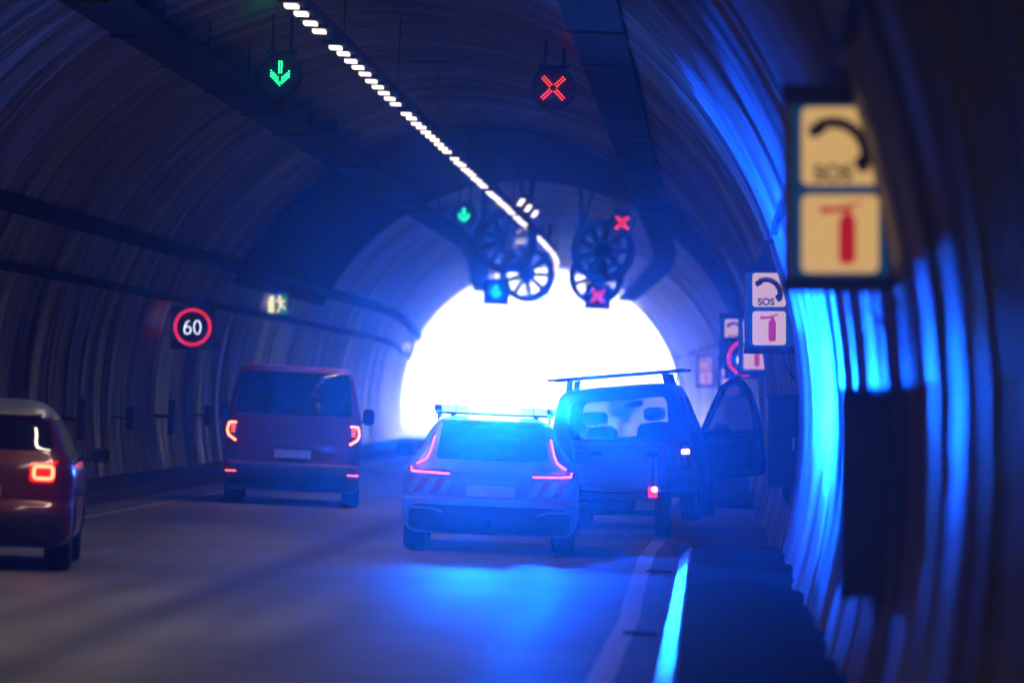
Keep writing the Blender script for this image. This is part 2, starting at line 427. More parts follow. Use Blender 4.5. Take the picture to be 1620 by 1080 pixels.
# ------------------------------------------------------------------ ceiling lamps (individuals)
lamp = empty('ceiling_lamp', (0,0,0))
MB().box((-.12,-.34,.03),(.12,.34,.085)).build('housing', M['dark'], lamp, bevel=.008)
MB().box((-.066,-.17,-.004),(.066,.17,.029)).build('diffuser', M['lampwhite'], lamp)
tag(lamp, 'small glowing white lamp in the long row under the tunnel ceiling', 'ceiling lamp', 'row of small lamps under the ceiling')
first = True; d = 10.0; i = 0; rl = random.Random(5)
while d < 210:
    if i % 11 != 6:
        o = lamp if first else copy_tree(lamp); first = False
        o.location = P(d, -4.40, 5.5+rl.uniform(-.01,.01))
        an = math.atan((off(d+1)-off(d-1))/2); o.rotation_euler = (0, 0, an)
    d += 1.35; i += 1
for k, dd_ in enumerate((114.0, 117.5, 121.0)):
    o = copy_tree(lamp); o.location = P(dd_, -3.98+.03*k, 5.52); o.scale = (.7,.7,.7); o.rotation_euler = (R(-28), 0, R(20))
    o['label'] = 'one of three odd lamps hung apart to the right of the long lamp row'; o['group'] = 'three odd lamps beside the row'
# light that the lamp row throws down
def strip_light(y, L_, power):
    ld = bpy.data.lights.new('lamp_row_light', 'AREA'); ld.shape = 'RECTANGLE'; ld.size = .2; ld.size_y = L_; ld.energy = power
    ld.color = (1, .82, .64); ld.spread = R(105)
    lo = bpy.data.objects.new('lamp_row_light', ld); COL.objects.link(lo); lo.location = P(y, -4.52, 5.44)
    lo.rotation_euler = (0, 0, math.atan((off(y+1)-off(y-1))/2))
STR = [(20,1.0),(40,1.0),(60,.8),(80,.7),(100,.6),(125,.9),(150,.9),(175,1.2),(200,1.6),(0,.8)]
for y, k in STR: strip_light(y, 18, P_STRIP*k)

# ------------------------------------------------------------------ jet fans
def jet_fan():
    root = empty('jet_fan', (0,0,0))
    RO, RI, L_ = .74, .62, 3.4
    prof = [(0,RI),(0.02,RO-.02),(.08,RO),(1.1,RO),(1.1,RO+.04),(1.16,RO+.04),(1.16,RO),(2.3,RO),(2.3,RO+.04),(2.36,RO+.04),(2.36,RO),(L_-.08,RO),(L_-.02,RO-.02),(L_,RI)]
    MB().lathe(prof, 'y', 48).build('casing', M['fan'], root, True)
    h = MB(); hp = [(.35,.001),(.38,.10),(.5,.18),(.8,.22),(1.9,.22),(2.4,.18),(2.7,.08),(2.75,.001)]
    h.lathe(hp, 'y', 28, closed=False); hub = h.build('hub', M['dark'], root, True)
    for k in range(9):
        a = 2*math.pi*k/9
        T = Matrix.Rotation(a, 4, 'Y')
        bl = MB(); vs = []
        for r_, tw, c_ in ((.18,R(50),.20),(.4,R(35),.18),(.615,R(22),.14)):
            vs += [T @ Vector((r_, 1.3-c_*math.sin(tw), -c_*math.cos(tw)*.5)), T @ Vector((r_, 1.3+c_*math.sin(tw), c_*math.cos(tw)*.5))]
        vs2 = [v+Vector((0,.018,0)) for v in vs]
        bl.add(vs+vs2, [(0,1,3,2),(2,3,5,4),(6,7,9,8),(8,9,11,10),(0,2,8,6),(2,4,10,8),(1,3,9,7),(3,5,11,9),(4,5,11,10),(0,1,7,6)])
        bl.build('blade', M['dark'], hub)
    for y in (.8, 2.7):
        br = MB()
        for s_ in (-1, 1):
            br.bar((s_*.55, y, .5), (s_*.62, y, 1.75), .035, 8)
            br.bar((s_*.55, y, .5), (s_*.2, y, 1.9), .02, 8)
        br.build('hanger', M['dark'], root)
    g = MB()
    for r_ in (.28, .45): g.lathe([(-.01,r_-.008),(-.01,r_+.008),(.006,r_+.008),(.006,r_-.008)], 'y', 40)
    for k in range(8):
        a = math.pi*k/4; g.bar((math.cos(a)*.03,0,math.sin(a)*.03),(math.cos(a)*.65,0,math.sin(a)*.65),.02,6)
    g.build('guard', M['dark'], root)
    return root
fan = jet_fan()
fans = [(129, -4.88, 5.18, 'round jet fan of the nearer pair, left of the lamp row'),
        (129, -2.63, 5.05, 'round jet fan of the nearer pair, right of the lamp row'),
        (165, -5.30, 5.22, 'round jet fan of the farther pair, above the green arrow box near the exit'),
        (165, -3.27, 5.22, 'round jet fan of the farther pair, above the red cross box near the exit')]
for k, (y, x, z, lb) in enumerate(fans):
    f = fan if k == 0 else copy_tree(fan)
    f.location = P(y, x, z); f.scale = (1.03,)*3 if y > 150 else (.93,)*3
    tag(f, lb, 'jet fan', 'jet fans in pairs under the ceiling')

# ------------------------------------------------------------------ signals
def leds(pts, r, y, name, mt, parent):
    mb = MB()
    for x, z in pts: mb.bar((x, y, z), (x, y-.012, z), r, 6)
    return mb.build(name, mt, parent)
def arrow_pts():
    p = []
    for k in range(6):
        for x in (-.016, .016): p.append((x, .155-k*.028))
    for row in range(3):
        for k in range(5):
            for sg in (-1, 1):
                if k == 0 and sg == 1: continue
                if row == 2 and k == 0: continue
                p.append((sg*k*.029, -.15+k*.028+row*.036))
    return p
def cross_pts(s_=.0300):
    p = []
    for a in (45, 135, 225, 315):
        ca, sa = math.cos(R(a)), math.sin(R(a))
        for k in range(5):
            for q in (-.62, .62):
                u_, v_ = (1.6+k*1.15)*s_, q*s_
                p.append((u_*ca-v_*sa, u_*sa+v_*ca))
    return p
def lane_signal(d, lat, h, kind, box, label, group, big=1.0):
    root = empty('lane_signal', P(d, lat, h)); tag(root, label, 'lane signal', group)
    bd = MB()
    if box: bd.box((-.37,0,-.37),(.37,.2,.37)); 
    else:
        bd.lathe([(0,.001),(0,.27),(.02,.285),(.18,.285),(.2,.001)], 'y', 40, closed=False)
    bd.build('board', M['black'], root, smooth=not box, bevel=.01 if box else 0)
    pts = arrow_pts() if kind == 'arrow' else cross_pts()
    pts = [(x*big, z*big) for x, z in pts]
    leds(pts, .0064*big, -.008, 'led_matrix', M['ledgreen'] if kind == 'arrow' else M['ledred'], root)
    hd = MB(); hh = .36 if box else .27
    top = CZ+math.sqrt(RAD**2-(lat-CX)**2)-h+.02
    for s_ in (-.12, .12): hd.bar((s_, .1, hh), (s_, .1, top), .022, 8)
    hd.box((-.2,.05,hh-.01),(.2,.16,hh+.03))
    hd.build('hanger', M['dark'], root)
    return root
G = 'lane signals above the two lanes'
lane_signal(73, -5.72, 5.68, 'arrow', False, 'nearest green arrow lane signal, a round black board over the left lane', G)
lane_signal(73, -2.2, 5.64, 'cross', False, 'nearest red cross lane signal, a round black board over the right lane', G)
lane_signal(127, -5.70, 5.62, 'arrow', False, 'middle green arrow lane signal left of the lamp row near the fans', G)
lane_signal(127, -2.16, 5.60, 'cross', False, 'middle red cross lane signal right of the fans', G)
lane_signal(162, -6.08, 4.58, 'arrow', True, 'farthest green arrow lane signal in a square black box against the exit', G, 1.2)
lane_signal(162, -3.18, 4.58, 'cross', True, 'farthest red cross lane signal in a square black box against the exit', G, 1.2)

UP = R(-2.5)
def speed_sign(d, lat, h, label):
    root = empty('speed_sign', P(d, lat, h), (0, UP, 0)); tag(root, label, 'speed sign', 'lit speed limit signs')
    MB().box((-.38,0,-.38),(.38,.14,.38)).build('housing', M['black'], root, bevel=.01)
    pts = []
    for r_ in (.285, .315):
        k = int(2*math.pi*r_/.026)
        pts += [(r_*math.cos(2*math.pi*i/k), r_*math.sin(2*math.pi*i/k)) for i in range(k)]
    leds(pts, .0105, -.003, 'red_ring', M['ledring'], root)
    mb = MB(); q = 28; wd = .0072
    zero = [(.082+.058*math.cos(2*math.pi*i/q), .115*math.sin(2*math.pi*i/q)) for i in range(q+1)]
    six = [(-.088+.058*math.cos(2*math.pi*i/q), -.05+.064*math.sin(2*math.pi*i/q)) for i in range(q+1)]
    stem = [(-.055,.115),(-.09,.095),(-.12,.055),(-.138,.0),(-.145,-.05)]
    for pl in (zero, six, stem): mb.tube([(x, -.006, z) for x, z in pl], wd, 6)
    mb.build('digits', M['ledwhite'], root)
    MB().box((-.05,.14,-.2),(.05,.5,.2)).build('bracket', M['dark'], root)
speed_sign(98, -9.0, 2.60, 'lit 60 speed limit sign with red ring on the left wall')
speed_sign(103, .58, 2.52, 'lit 60 speed limit sign half hidden behind the emergency signs on the right')

def exit_sign(d, lat, h, label):
    root = empty('exit_sign', P(d, lat, h), (0, UP, 0)); tag(root, label, 'exit sign', 'lit running man exit signs')
    MB().box((-.25,0,-.24),(.25,.12,.24)).build('housing', M['dark'], root, bevel=.01)
    f = MB().box((-.215,-.012,-.205),(.215,-.001,.205)).build('face', M['green'], root)
    p = mat('exit_white', (.8,.7,.45), .5, emit=(1,.74,.34), estr=.42) if 'exit_white' not in bpy.data.materials else bpy.data.materials['exit_white']
    MB().box((-.185,-.018,-.17),(-.06,-.013,.17)).build('door_symbol', p, f)
    mb = MB(); y0, y1 = -.02, -.013
    mb.prism([(.055+.035*math.cos(a*math.pi/6), .14+.035*math.sin(a*math.pi/6)) for a in range(12)], y0, y1)
    for k, (a, b_, w_) in enumerate([((.06,.10),(.075,-.02),.075), ((.05,.08),(-.02,.05),.028), ((-.02,.05),(-.01,.10),.026), ((.08,.08),(.15,.04),.028), ((.15,.04),(.165,.09),.024),
                       ((.075,-.02),(.13,-.06),.04), ((.13,-.06),(.175,-.10),.032), ((.07,-.02),(.05,-.10),.04), ((.05,-.10),(.0,-.17),.032)]):
        for q in poly_ribbon([a, b_], w_): mb.prism(q, y0-.0004*k, y1)
    mb.build('running_man_symbol', p, f)
    MB().bar((0,.1,.0),(-.2,.45,.0),.02,8).build('bracket', M['dark'], root)
exit_sign(117, -9.02, 3.32, 'lit running man exit sign on the left wall beside the 60 sign')
exit_sign(190, -9.1, 3.22, 'small distant running man exit sign at the left edge of the tunnel mouth')

# ------------------------------------------------------------------ SOS signs and cabinets
def sos_sign():
    root = empty('emergency_sign', (0,0,0))
    hb = MB(); hb.box((-.285,.0,-.51),(.285,.19,.51)); hs = hb.build('housing', M['black'], root, bevel=.012)
    MB().box((-.295,-.045,.455),(.295,.0,.525)).box((-.285,-.02,.425),(.285,-.0005,.456)).build('visor', M['black'], root, bevel=.006); MB().box((-.295,-.03,-.52),(.295,.0,-.462)).box((-.285,-.02,-.463),(.285,-.0005,-.438)).build('lower_frame', M['black'], root, bevel=.006)
    for s_ in (-1, 1):
        MB().box((s_*.262-.019,-.018,-.45),(s_*.262+.019,-.001,.45)).build('side_trim', M['alu'], root)
    f = MB().box((-.238,-.012,-.456),(.238,-.002,.45)).build('face', M['signblue'], root)
    p1 = MB().prism(rrect(0,.215,.385,.39,.035), -.018, -.0125).build('phone_panel', M['cream'], f)
    p2 = MB().prism(rrect(0,-.225,.385,.39,.035), -.018, -.0125).build('extinguisher_panel', M['cream'], f)
    # handset
    mb = MB(); pts = []
    for i in range(11):
        a = R(118-128*i/10); pts.append((-.035+.165*math.cos(a), .16+.175*math.sin(a)))
    for k, q in enumerate([poly_ribbon([pts[i], pts[i+1]], .058)[0] for i in range(10)]): mb.prism(q, -.024-.0002*(k % 2), -.0185)
    for (x, z, a) in ((pts[0][0]-.005, pts[0][1]-.018, 28), (pts[-1][0]-.018, pts[-1][1]-.005, -62)):
        T = Matrix.Translation((x,0,z)) @ Matrix.Rotation(R(-a), 4, 'Y'); mb.prism(rrect(0,0,.085,.062,.02), -.026, -.0185, T)
    mb.build('handset_symbol', M['ink'], p1)
    text_mesh('SOS', .112, -.035, .075, -.0205, 'lettering', M['ink'], p1, .002)
    mb = MB()
    mb.prism(rrect(.035,-.255,.085,.245,.03), -.024, -.0185)
    mb.prism(rrect(.04,-.122,.04,.045,.008), -.0245, -.0185)
    mb.prism([(-.10,-.085),(-.10,-.125),(-.045,-.118),(.03,-.112),(.06,-.075),(.02,-.085),(-.045,-.092)], -.0235, -.0185)
    mb.prism([(.05,-.09),(.105,-.075),(.105,-.06),(.045,-.075)], -.023, -.0185)
    mb.build('extinguisher_symbol', M['redink'], p2)
    br = MB(); br.bar((.15,.1,.5),(.42,.1,.72),.028,8); br.bar((.28,.1,.2),(.44,.1,.2),.02,8); br.bar((.28,.1,-.35),(.40,.1,-.35),.02,8)
    br.box((.286,.08,-.5),(.30,.12,.66)); br.build('bracket', M['black'], root)
    return root
def cabinet():
    root = empty('emergency_cabinet', (0,0,0))
    MB().box((-.18,.0,-.52),(.18,.36,.52)).build('body', M['black'], root, bevel=.012)
    MB().box((-.15,-.014,-.48),(.15,-.001,.48)).build('door', M['plastic'], root, bevel=.005)
    MB().box((-.195,-.03,.521),(.195,.38,.545)).build('hood', M['black'], root)
    MB().prism([(-.02,-.521),(.17,-.521),(.19,-.78),(.12,-.80),(-.01,-.66)], .06, .30).build('cable_foot', M['black'], root)
    MB().box((.10,-.04,-.1),(.125,-.015,.05)).build('handle', M['alu'], root)
    mb = MB(); mb.tube([(.18,.2,.42),(.34,.2,.42),(.34,.2,-.3),(.26,.2,-.62),(.19,.2,-.7)], .014, 8)
    mb.bar((.18,.2,-.55),(.30,.2,-.55),.01,6).bar((.18,.2,-.62),(.28,.2,-.62),.01,6).bar((.34,.2,.42),(-.02,.2,.95),.012,6)
    mb.build('conduit', M['dark'], root)
    return root
s0 = sos_sign()
SG = [(28.6,.60,2.81,'large blurred SOS phone and fire extinguisher sign, nearest on the right wall',0),
      (65.6,.62,2.81,'sharp mid sized SOS phone and fire extinguisher sign, second from the camera',0),
      (97,.70,2.71,'small SOS and extinguisher sign, third from the camera, partly behind the second',0),
      (107,.40,2.86,'small SOS sign peeping out above the half hidden 60 sign',0),
      (135,.42,2.30,'tiny pinkish SOS sign low on the right wall above the open car door',0),
      (180,.55,2.75,'tiny farthest SOS sign just above the end of the roof bars',0)]
for k, (d, x, z, lb, q) in enumerate(SG):
    o = s0 if k == 0 else copy_tree(s0)
    o.location = P(d, x, z); o.rotation_euler = (0, UP, 0); tag(o, lb, 'emergency sign', 'emergency signs along the right wall')
c0 = cabinet()
CB = [(28.8,.85,1.28,'large blurred black cabinet below the nearest SOS sign'),
      (66.0,.86,1.28,'slim black cabinet below the second SOS sign beside the open car door')]
for k, (d, x, z, lb) in enumerate(CB):
    o = c0 if k == 0 else copy_tree(c0)
    o.location = P(d, x, z); o.rotation_euler = (0, UP, 0); tag(o, lb, 'cabinet', 'cabinets on the right wall')

# left wall marker plates
g = empty('marker_panel', (0,0,0))
MB().box((-.06,-.02,-.3),(.06,.02,.3)).build('plate', M['black'], g, bevel=.005)
MB().box((-.3,.0,-.03),(-.04,.03,.03)).build('bracket', M['dark'], g)
tag(g, 'slim upright black marker panel low on the left wall', 'marker panel', 'marker panels along the left wall')
for k, (d, hs) in enumerate(((76,1),(83,1),(90,.62),(97,1),(104,.62),(111,.8),(118,1),(125,.62),(132,1),(139,.8))):
    o = g if k == 0 else copy_tree(g)
    o.location = P(d, -9.2, 1.05); o.scale = (1, 1, hs)

# ------------------------------------------------------------------ vehicles
def smoothstep_interp(levels, n):
    zs = [q[0] for q in levels]; out = []
    cols = list(zip(*levels))
    zz = np.linspace(zs[0], zs[-1], n)
    zz = np.unique(np.concatenate([zz, zs]))
    x = np.array(zs)
    def pchip(y):
        y = np.array(y, float); h = np.diff(x); dl = np.diff(y)/h; mm = np.zeros(len(x))
        for i in range(1, len(x)-1):
            if dl[i-1]*dl[i] > 0:
                w1 = 2*h[i]+h[i-1]; w2 = h[i]+2*h[i-1]; mm[i] = (w1+w2)/(w1/dl[i-1]+w2/dl[i])
        mm[0] = dl[0]; mm[-1] = dl[-1]; r_ = []
        for z in zz:
            i = min(max(np.searchsorted(x, z)-1, 0), len(x)-2); t = (z-x[i])/h[i]
            r_.append((2*t**3-3*t**2+1)*y[i]+(t**3-2*t**2+t)*h[i]*mm[i]+(-2*t**3+3*t**2)*y[i+1]+(t**3-t**2)*h[i]*mm[i+1])
        return np.array(r_)
    return zz, [pchip(c) for c in cols[1:]]

class Car:
    """body stacked from plan outlines; levels = (z, y_rear, y_front, half_width, rear_corner_radius)"""
    def __init__(s, name, loc, rot, levels, bow=.05, frontr=.35):
        s.root = empty(name, loc, rot); s.bow = bow
        s.z, (s.yr, s.yf, s.w, s.r) = smoothstep_interp(levels, 44); s.fr = frontr
    def at(s, z): return [float(np.interp(z, s.z, a)) for a in (s.yr, s.yf, s.w, s.r)]
    def rear(s, x, z):
        yr, yf, w_, r_ = s.at(z); ax = min(abs(x), w_-.001); y = yr+s.bow*(ax/w_)**2
        e = ax-(w_-r_)
        if e > 0: y += r_-math.sqrt(max(0, r_*r_-e*e))
        return y
    def outline(s, z, inset=0):
        yr, yf, w_, r_ = s.at(z); w_ -= inset; yr += inset; yf -= inset; r_ = max(.02, r_-inset*.5); fr = min(s.fr, w_*.8); pts = []
        k = 7
        for i in range(-8, 9):
            x = (w_-r_)*i/8; pts.append((x, yr+s.bow*(x/w_)**2))
        for i in range(1, k+1):
            a = R(90*i/k); x = w_-r_+r_*math.sin(a); pts.append((x, yr+s.bow*(x/w_)**2*(1-i/k*.0)+r_-r_*math.cos(a)))
        y_a = pts[-1][1]
        for i in range(1, 12): pts.append((w_, y_a+(yf-fr-y_a)*i/12))
        for i in range(0, k+1):
            a = R(90*i/k); pts.append((w_-fr+fr*math.cos(a), yf-fr+fr*math.sin(a)))
        for i in range(1, 6): pts.append(((w_-fr)*(1-2*i/6), yf))
        for i in range(0, k+1):
            a = R(90*i/k); pts.append((-w_+fr-fr*math.sin(a), yf-fr+fr*math.cos(a)))
        for i in range(11, 0, -1): pts.append((-w_, y_a+(yf-fr-y_a)*i/12))
        for i in range(k, 0, -1):
            a = R(90*i/k); x = -(w_-r_+r_*math.sin(a)); pts.append((x, yr+s.bow*(x/w_)**2+r_-r_*math.cos(a)))
        return pts
    def loft(s, z0, z1, inset=0):
        mb = MB(); zs = [z for z in s.z if z0 < z < z1]; zs = [z0]+zs+[z1]
        rings = [s.outline(z, inset) for z in zs]; k = len(rings[0]); vs = [(x, y, z) for z, rg in zip(zs, rings) for x, y in rg]
        mb.add(vs, [(i*k+j, i*k+(j+1) % k, (i+1)*k+(j+1) % k, (i+1)*k+j) for i in range(len(zs)-1) for j in range(k)]+[tuple(range(k))[::-1], tuple(range((len(zs)-1)*k, len(zs)*k))])
        return mb
    def body(s, mt, cutters=(), z0=None, z1=None, name='body'):
        o = s.loft(z0 or s.z[0], z1 or s.z[-1]).build(name, mt, None, True)
        tmp = []
        for c in cutters:
            t = c.build('cut', mt); tmp.append(t)
            md = o.modifiers.new('c', 'BOOLEAN'); md.object = t; md.operation = 'DIFFERENCE'; md.solver = 'EXACT'
        if tmp:
            dg = bpy.context.evaluated_depsgraph_get(); me2 = bpy.data.meshes.new_from_object(o.evaluated_get(dg))
            o.modifiers.clear(); o.data = me2
            for t in tmp: bpy.data.objects.remove(t)
            try: me2.set_sharp_from_angle(angle=R(35))
            except Exception: pass
        o.parent = s.root; return o
    def panel(s, xl, xr, z0, z1, offs, name, mt, parent=None, nx=10, nz=8, rad=0, thick=.02, hole=None):
        """patch hugging the rear surface; xl,xr: numbers or functions of z"""
        fl = xl if callable(xl) else (lambda z: xl); fr_ = xr if callable(xr) else (lambda z: xr)
        vs = []; vb = []
        zs = np.linspace(z0, z1, nz+1)
        if rad: zs = np.unique(np.concatenate([zs, z0+rad*np.array([0,.1,.3,.6,1]), z1-rad*np.array([0,.1,.3,.6,1])]))
        for z in zs:
            ins = 0
            if rad:
                dz = min(z-z0, z1-z)
                if dz < rad: ins = rad-math.sqrt(max(0, rad*rad-(rad-dz)**2))
            a, b_ = fl(z)+ins, fr_(z)-ins
            for i in range(nx+1):
                x = a+(b_-a)*i/nx; y = s.rear(x, z); vs.append((x, y-offs, z)); vb.append((x, y-offs+thick, z))
        k = nx+1; nn = len(zs); tot = k*nn
        fs = [(j*k+i, j*k+i+1, (j+1)*k+i+1, (j+1)*k+i) for j in range(nn-1) for i in range(nx)]
        fs += [tuple(tot+q for q in f[::-1]) for f in fs]
        bd = [i for i in range(k)]+[j*k+k-1 for j in range(1, nn)]+[(nn-1)*k+i for i in range(k-2, -1, -1)]+[j*k for j in range(nn-2, 0, -1)]
        fs += [(bd[i], bd[(i+1) % len(bd)], tot+bd[(i+1) % len(bd)], tot+bd[i]) for i in range(len(bd))]
        return MB().add(vs+vb, fs).build(name, mt, parent or s.root, True)
    def ribbon(s, pts, r_, offs, name, mt, parent=None):
        pp = []
        for i in range(len(pts)-1):
            for t in np.linspace(0, 1, 5)[:-1 if i < len(pts)-2 else None]:
                pp.append((pts[i][0]+(pts[i+1][0]-pts[i][0])*t, pts[i][1]+(pts[i+1][1]-pts[i][1])*t))
        return MB().tube([(x, s.rear(x, z)-offs, z) for x, z in pp], r_, 8).build(name, mt, parent or s.root, True)
    def wheel(s, x, y, rad, wid, side):
        wr = empty('wheel', (x, y, rad)); wr.parent = s.root
        pr_ = [(-wid/2,rad-.13),(-wid/2,rad-.03),(-wid/2+.025,rad-.006),(-wid*.2,rad),(-wid*.19,rad-.012),(-wid*.13,rad-.012),(-wid*.12,rad),(wid*.12,rad),(wid*.13,rad-.012),(wid*.19,rad-.012),(wid*.2,rad),(wid/2-.025,rad-.006),(wid/2,rad-.03),(wid/2,rad-.13)]
        ty = MB().lathe(pr_, 'x', 44).build('tyre', M['rubber'], wr, True)
        rm_ = MB().lathe([(-.08,rad-.13),(-.08,rad-.15),(.06,rad-.15),(.08,rad-.128)], 'x', 36)
        sx_ = side*wid*.35
        for k in range(10):
            a = 2*math.pi*k/10; T = Matrix.Rotation(a, 4, 'X')
            rm_.box((min(sx_, sx_-side*.03), -.02, .03), (max(sx_, sx_-side*.03), .02, rad-.13), T)
        rm_.lathe([(sx_-.02,.001),(sx_-.02,.06),(sx_+.02,.06),(sx_+.02,.001)], 'x', 20, closed=False)
        rm_.build('rim', M['rim'], wr, True)
        MB().lathe([(-.03,.05),(-.03,rad-.17),(.02,rad-.17),(.02,.05)], 'x', 28).build('hub_plate', M['plastic'], wr)
        return wr
    def mirror(s, x, y, z, w_, h, side, mt):
        pts = rrect(x, z, w_, h, min(w_, h)*.38, 5)
        mb = MB(); k = len(pts)
        vs = [(px, y, pz) for px, pz in pts]+[(x+(px-x)*.95, y+.07, z+(pz-z)*.95) for px, pz in pts]+[(x+(px-x)*.6, y+.15, z+(pz-z)*.65) for px, pz in pts]
        mb.add(vs, [tuple(range(k)), tuple(range(2*k, 3*k))]+[(i+q*k, (i+1) % k+q*k, (i+1) % k+(q+1)*k, i+(q+1)*k) for i in range(k) for q in (0, 1)])
        o = mb.build('side_mirror', mt, s.root, True)
        MB().box((min(x-side*w_*.5, x-side*(w_*.5+.12)), y+.04, z-h*.42), (max(x-side*w_*.5, x-side*(w_*.5+.12)), y+.10, z-h*.2)).build('mirror_arm', M['plastic'], o)
        MB().prism(rrect(x, z, w_*.84, h*.8, min(w_, h)*.3, 5), y-.006, y-.001).build('mirror_glass', M['dimglass'], o)
        return o
    def side_glass(s, y0, y1, z0, z1, name, mt, slope=.35, slope_r=.3):
        for sd in (-1, 1):
            vs = []; vb = []; nz_ = 8; ny = 6
            for j in range(nz_+1):
                z = z0+(z1-z0)*j/nz_; w_ = s.at(z)[2]
                a, b_ = y0+slope_r*(z-z0), y1-slope*(z-z0)
                for i in range(ny+1): vs.append((sd*(w_+.006), a+(b_-a)*i/ny, z)); vb.append((sd*(w_-.012), a+(b_-a)*i/ny, z))
            k = ny+1; tot = len(vs); fs = [(j*k+i, j*k+i+1, (j+1)*k+i+1, (j+1)*k+i) for j in range(nz_) for i in range(ny)]
            fs += [tuple(tot+q for q in f) for f in fs]
            MB().add(vs+vb, fs).build(name, mt, s.root, True)

def arches(ys, rad, w_):
    out = []
    for y in ys:
        for sd in (-1, 1):
            c = MB().lathe([(sd*(w_-.30),.001),(sd*(w_-.30),rad),(sd*(w_+.2),rad),(sd*(w_+.2),.001)], 'x', 36, Matrix.Translation((0, y, .33)), closed=False)
            out.append(c)
    return out

# ---- red van
V1 = Car('red_van', (-5.83, 79.6, 0), (0,0,R(3.6)), [
 (.20,.14,4.80,.86,.12),(.27,.02,4.92,.95,.12),(.45,-.03,5.0,.965,.12),(.56,0.0,5.0,.97,.12),(.60,.05,4.98,.965,.10),(.95,.07,4.9,.965,.10),(1.08,.08,4.55,.96,.10),
 (1.20,.10,4.0,.945,.10),(1.5,.17,3.6,.885,.10),(1.8,.24,3.2,.81,.10),(1.90,.29,3.02,.775,.12),(1.95,.38,2.85,.70,.15),(1.965,.55,2.6,.55,.15)], bow=.05)
tag(V1.root, 'dark red van with lit tail lamps driving away in the left lane', 'van')
V1.body(M['vanpaint'], arches((.95, 4.0), .37, .97))
V1.panel(-.90, .90, .215, .565, .012, 'bumper', M['plastic'], nx=20, rad=.06, thick=.06)
V1.panel(lambda z: -.815+.10*(z-1.27), lambda z: .815-.10*(z-1.27), 1.27, 1.86, .008, 'rear_window', M['glass'], nx=16, rad=.06)
V1.side_glass(.5, 3.6, 1.2, 1.8, 'side_window', M['glass'], .9, .1)
for sd in (-1, 1):
    lens = V1.panel(min(sd*.935, sd*.79), max(sd*.935, sd*.79), .60, 1.20, .010, 'tail_lamp', M['plastic'], rad=.03, nx=6)
    A = [(.80,1.135),(.905,1.13),(.93,1.02),(.90,.95),(.80,.88)]
    V1.ribbon([(sd*x, z) for x, z in A], .017, .018, 'light_strip', M['tailbright'], lens)
    for zz in (1.085, 1.045, 1.005): V1.ribbon([(sd*.815, zz), (sd*.875, zz)], .007, .016, 'light_strip', M['tail'], lens)
    V1.ribbon([(sd*.78, .455), (sd*.93, .455)], .010, .03, 'reflector', M['tail'])
    V1.mirror(sd*1.055, 3.55, 1.26, .17, .24, sd, M['plastic'])
V1.panel(-.17, .17, .585, .655, .006, 'plate_recess', M['plastic'])
V1.panel(-.26, .26, .665, .78, .008, 'number_plate', M['plate'])
V1.panel(-.3, .3, .80, .83, .02, 'handle', M['plastic'])
V1.ribbon([(-.1,1.30),(.15,1.315),(.38,1.31)], .009, .025, 'wiper', M['plastic'])
for (x, y, sd) in ((-.83,.95,-1),(.83,.95,1),(-.83,4.0,-1),(.83,4.0,1)): V1.wheel(x, y, .335, .25, sd)

# ---- police estate
PC = Car('police_car', (-2.30, 60.4, 0), (0,0,R(1.8)), [
 (.19,.16,4.62,.80,.12),(.26,.03,4.80,.91,.16),(.40,-.03,4.86,.94,.18),(.55,-.02,4.86,.945,.18),(.58,.04,4.86,.94,.18),(.70,.05,4.82,.945,.18),(.84,.06,4.66,.935,.18),
 (.92,.10,4.1,.905,.16),(.98,.16,3.62,.86,.14),(1.10,.28,3.35,.77,.12),(1.25,.44,3.0,.69,.12),(1.36,.58,2.72,.62,.12),(1.41,.74,2.5,.56,.14),(1.44,1.0,2.2,.44,.14)], bow=.08)
tag(PC.root, 'pale police estate car with flashing blue light bar stopped in the right lane', 'police car')
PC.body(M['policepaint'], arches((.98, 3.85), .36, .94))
PC.panel(-.86, .86, .21, .50, .012, 'bumper', M['plastic'], nx=20, rad=.08, thick=.06)
PC.panel(-.60, .60, .235, .30, .03, 'diffuser', M['dark'], nx=16, rad=.02)
PC.panel(lambda z: -.60+.16*(z-.98), lambda z: .60-.16*(z-.98), .985, 1.36, .008, 'rear_window', M['glass'], nx=16, rad=.05)
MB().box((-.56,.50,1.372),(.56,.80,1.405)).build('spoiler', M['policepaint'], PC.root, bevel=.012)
PC.side_glass(.75, 3.1, 1.0, 1.34, 'side_window', M['glass'], 1.6, .9)
